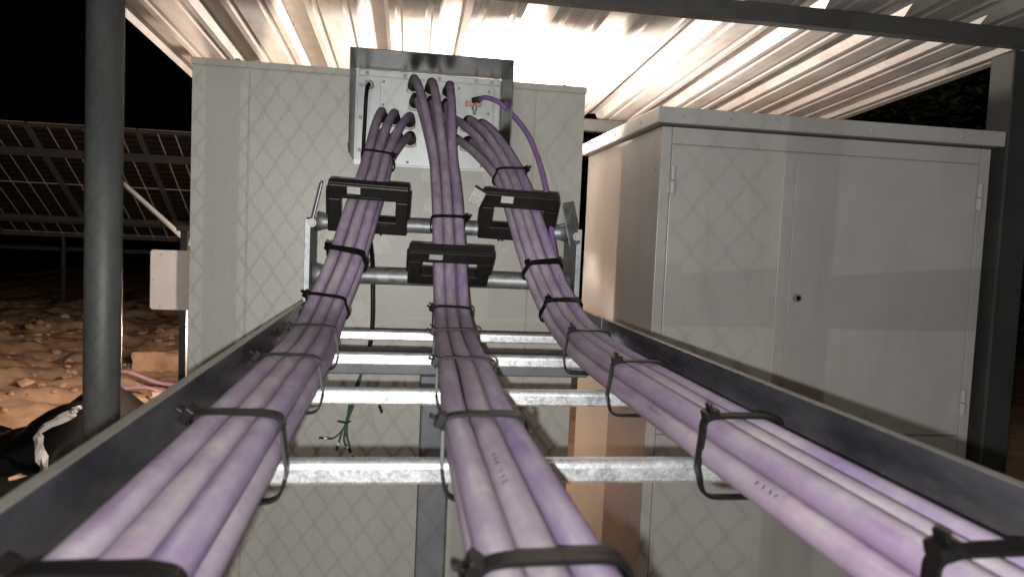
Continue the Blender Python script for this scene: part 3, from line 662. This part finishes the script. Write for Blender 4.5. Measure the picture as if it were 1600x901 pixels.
# ------------------------------------------------------------------ solar array, seen from behind and below
arr = thing('solar_array', 'tilted solar array on steel posts seen from behind in the dark', 'solar array')
TA = math.radians(33); AO = Vector((0, 8.0, .965))
def ap(x, v, d=0): return Vector((x, AO.y + v*math.cos(TA) + d*math.sin(TA)*-1, AO.z - v*math.sin(TA) - d*math.cos(TA)))
rotA = Matrix.Rotation(-TA, 4, 'X')
for k in range(7):
    x = -7.78 + 1.032*k + .0
    pm = box('module', M['module'], arr, 0, 1.012, 0, 2.05, -.003, .003)
    pm.matrix_local = Matrix.Translation((x+.01, AO.y, AO.z)) @ rotA
    for d in ((-.006, .014, 0, 2.05, -.035, -.0035), (.998, 1.018, 0, 2.05, -.035, -.0035), (.0145, .9975, 0, .02, -.035, -.0035), (.0145, .9975, 2.03, 2.05, -.035, -.0035)):
        box('frame', M['alu'], pm, *d)
for v in (.38, 1.62):
    q = box('rail', M['alu'], arr, -7.8, -.6, -.03, .03, -.10, -.037); q.matrix_local = Matrix.Translation(ap(0, v)) @ rotA
for x in (-6.3, -2.0, -1.0):
    tube('post', M['alu'], arr, [ap(x, .38, .1), (x, ap(x, .38).y, GZ)], .035, 10)
    tube('brace', M['alu'], arr, [ap(x, .75, .1), (x+.02, ap(x, 1.62).y, -.6)], .02, 8)
    tube('post', M['alu'], arr, [ap(x, 1.62, .1), (x, ap(x, 1.62).y, GZ)], .035, 10)
# a second array row farther off: only its rails and posts read in the dark
ar2 = thing('solar_array', 'farther dark solar array behind the nearer one, only its rails showing', 'solar array')
for k in range(7):
    x = -10.2 + 1.03*k
    pm = box('module', M['module'], ar2, 0, 1.012, 0, 2.05, -.003, .003); pm.matrix_local = Matrix.Translation((x, 12.5, .90)) @ rotA
for z, y in ((.30, 12.4), (-.16, 12.6), (-.45, 12.7)): box('rail', M['alu'], ar2, -10, -2, y, y+.05, z, z+.06)
for x in (-7.6, -5.2, -3.1): tube('post', M['alu'], ar2, [(x, 12.6, .9), (x, 12.6, GZ)], .04, 8)

# ------------------------------------------------------------------ things lying on the ground at the left
def lump(name, m, c, r, seed, sq=(1,1,1), sub=2):
    bm = bm_new(); bmesh.ops.create_icosphere(bm, subdivisions=sub, radius=r); rr = random.Random(seed)
    for v in bm.verts: v.co = Vector((v.co.x*sq[0], v.co.y*sq[1], v.co.z*sq[2]))*(1+rr.uniform(-.22, .22)) + Vector(c)
    return obj(name, bm, m)
rr = random.Random(9)
for k, (x, y, r, lb) in enumerate(((-1.80, 5.42, .065, 'largest pale stone of the bright rubble beside the left post'), (-1.93, 5.62, .050, 'pale stone of the rubble touching the left post in view'), (-1.70, 5.68, .055, 'pale stone at the right end of the bright rubble'),
        (-1.82, 5.25, .048, 'pale stone lowest in the bright rubble by the tray rail'), (-1.90, 5.36, .036, 'small pale chip between the left post and the largest stone'))):
    tag(lump('rubble_stone', M['stone'], (x, y, gh(x, y)+r*.35), r, k, (1.2, 1, .7)), lb, 'stone', 'rubble stones beside the left post')
bm = bm_new(); rc_ = random.Random(12)
for k in range(420):
    x = rc_.uniform(-5.5, -1.5); y = rc_.uniform(4.6, 9.5); r = rc_.choice((.012, .018, .025, .04))*rc_.uniform(.7, 1.3)
    res = bmesh.ops.create_icosphere(bm, subdivisions=1, radius=r)
    for v in res['verts']: v.co = Vector((v.co.x*1.2, v.co.y, v.co.z*.75))*rc_.uniform(.75, 1.25) + Vector((x, y, gh(x, y)+r*.2))
cl = obj('soil_clods', bm, M['dirt']); cl['kind'] = 'stuff'; cl['label'] = 'loose clods scattered over the lit soil at the left'; cl['category'] = 'soil'
x, y = -2.06, 7.2
bm = bm_new(); add_box(bm, -2.32, -1.86, 7.0, 7.3, gh(x, y)-.05, gh(x, y)+.17); bmesh.ops.subdivide_edges(bm, edges=bm.edges[:], cuts=4, use_grid_fill=True)
for v in bm.verts: v.co += Vector((rr.uniform(-.012, .012), rr.uniform(-.012, .012), rr.uniform(-.012, .012)))
tag(obj('earth_block', bm, M['dirt'], None, .01), 'rough tan block on the soil beside the beige cabinet', 'block')
for k, (pts, lb) in enumerate((([(-2.2, 6.26, 0), (-2.1, 6.23, 0), (-1.85, 6.16, 0), (-1.62, 6.02, 0), (-1.3, 5.7, 0)], 'upper lilac conduit lying on the soil behind the left post'),
                 ([(-2.1, 5.88, 0), (-2.0, 5.85, 0), (-1.8, 5.76, 0), (-1.6, 5.64, 0), (-1.3, 5.4, 0)], 'lower lilac conduit lying on the soil behind the left post'))):
    P = [(a, b, max(gh(a, b), GZ)+.05) for a, b, c in pts]
    tag(tube('lilac_conduit', M['pink'], None, catmull(P, .05), .015, 12), lb, 'conduit', 'lilac conduits on the ground')
# black sheeting with its white edge
ps = thing('plastic_sheeting', 'crumpled black plastic sheeting with white edge beside the left post', 'plastic sheet')
bm = bm_new(); n = 40; gridv = []
rs = random.Random(4)
def sheet_p(u, v):
    x = -3.4+2.65*u; k = max(0, v-.42); rise = 1-math.exp(-(k/.10)**2)
    z = GZ + .03 + .34*math.exp(-((x+1.66)/(.36 if x < -1.66 else .17))**2)*rise*(1-.6*k) + (.022*math.sin(15*u+5*v)+.02*math.sin(21*v-6*u)+.012*math.sin(29*u+17*v))*(.3+.7*rise)
    return (x, 3.3+1.65*v, z)
for i in range(n):
    gridv.append([bm.verts.new(Vector(sheet_p(i/(n-1), j/(n-1))) + Vector((rs.uniform(-.012,.012), rs.uniform(-.012,.012), rs.uniform(-.015,.015)))) for j in range(n)])
for i in range(n-1):
    for j in range(n-1): bm.faces.new((gridv[i][j], gridv[i+1][j], gridv[i+1][j+1], gridv[i][j+1]))
o = obj('black_film', bm, M['sheeting'], ps, smooth=True)
md = o.modifiers.new('thick', 'SOLIDIFY'); md.thickness = .004
def ribbon(pts, wds, name):
    bm = bm_new(); P = catmull(pts, .03); N = len(P); rows = []
    for i, p in enumerate(P):
        T = (P[min(i+1, N-1)]-P[max(i-1, 0)]).normalized(); s = T.cross(Vector((.15, -1, .35))).normalized(); t = i/(N-1)*(len(wds)-1); a = int(min(t, len(wds)-2)); wd = wds[a]+(wds[a+1]-wds[a])*(t-a)
        jr = Vector((rs.uniform(-.01, .01), rs.uniform(-.012, .012), rs.uniform(-.006, .006))); rows.append([bm.verts.new(p-s*wd/2+jr), bm.verts.new(p+Vector((0, -.006, .004))), bm.verts.new(p+s*wd/2-jr)])
    for i in range(N-1):
        for j in range(2): bm.faces.new((rows[i][j], rows[i][j+1], rows[i+1][j+1], rows[i+1][j]))
    o = obj(name, bm, M['white_film'], ps); md = o.modifiers.new('thick', 'SOLIDIFY'); md.thickness = .003
ribbon([(-1.725, 4.0, -1.278), (-1.745, 4.0, -1.20), (-1.76, 4.0, -1.12), (-1.755, 4.0, -1.06), (-1.70, 4.01, -1.02), (-1.635, 4.02, -.985), (-1.60, 4.03, -.965)], [.02, .06, .032, .03, .045, .05, .03], 'white_edge')
ribbon([(-1.615, 4.02, -.962), (-1.59, 4.02, -.945), (-1.56, 4.03, -.938), (-1.53, 4.04, -.945)], [.02, .035, .02, .025], 'white_edge')

# ------------------------------------------------------------------ dark shrubs beyond the canopy at the right
def shrub(cx, cy, hgt, rad, seed, label):
    t = thing('dark_shrub', label, 'shrub', 'shrubs in the dark at the right'); rs = random.Random(seed)
    bm = bm_new(); add_tube(bm, [(cx, cy, GZ-.05), (cx+.05, cy, GZ+hgt*.4), (cx-.03, cy+.05, GZ+hgt*.8)], .05, 8, radii=[.06, .045, .02])
    for k in range(8):
        a = rs.uniform(0, 6.28); z = rs.uniform(.25, .75)*hgt
        add_tube(bm, [(cx, cy, GZ+z), (cx+math.cos(a)*rad*.4, cy+math.sin(a)*rad*.4, GZ+z+.25), (cx+math.cos(a)*rad*.8, cy+math.sin(a)*rad*.8, GZ+z+.4)], .02, 5, radii=[.025, .016, .006])
    obj('trunk', bm, M['bark'], t, smooth=True)
    bm = bm_new(); clumps = [(Vector((rs.gauss(0, .45)*rad, rs.gauss(0, .45)*rad, rs.uniform(.15, 1.0)*hgt)), rs.uniform(.15, .34)) for _ in range(60)]
    for c, r in clumps:
        for _ in range(42):
            d = Vector((rs.gauss(0,1), rs.gauss(0,1), rs.gauss(0,1))).normalized()*r*rs.uniform(.4, 1.05)
            p = Vector((cx, cy, GZ)) + c + d
            a = Vector((rs.gauss(0,1), rs.gauss(0,1), rs.gauss(0,.6))).normalized(); b = a.orthogonal().normalized(); l = rs.uniform(.03, .06)
            q = [bm.verts.new(p-a*l), bm.verts.new(p+b*l*.32), bm.verts.new(p+a*l), bm.verts.new(p-b*l*.32)]; bm.faces.new(q)
    f = obj('foliage', bm, M['leaf'], t); f['kind'] = 'stuff'
shrub(3.9, 5.6, 2.9, 1.0, 1, 'dark leafy shrub showing under the right edge of the canopy')
shrub(5.6, 6.2, 3.0, 1.1, 2, 'dark leafy shrub farther right behind the square post')
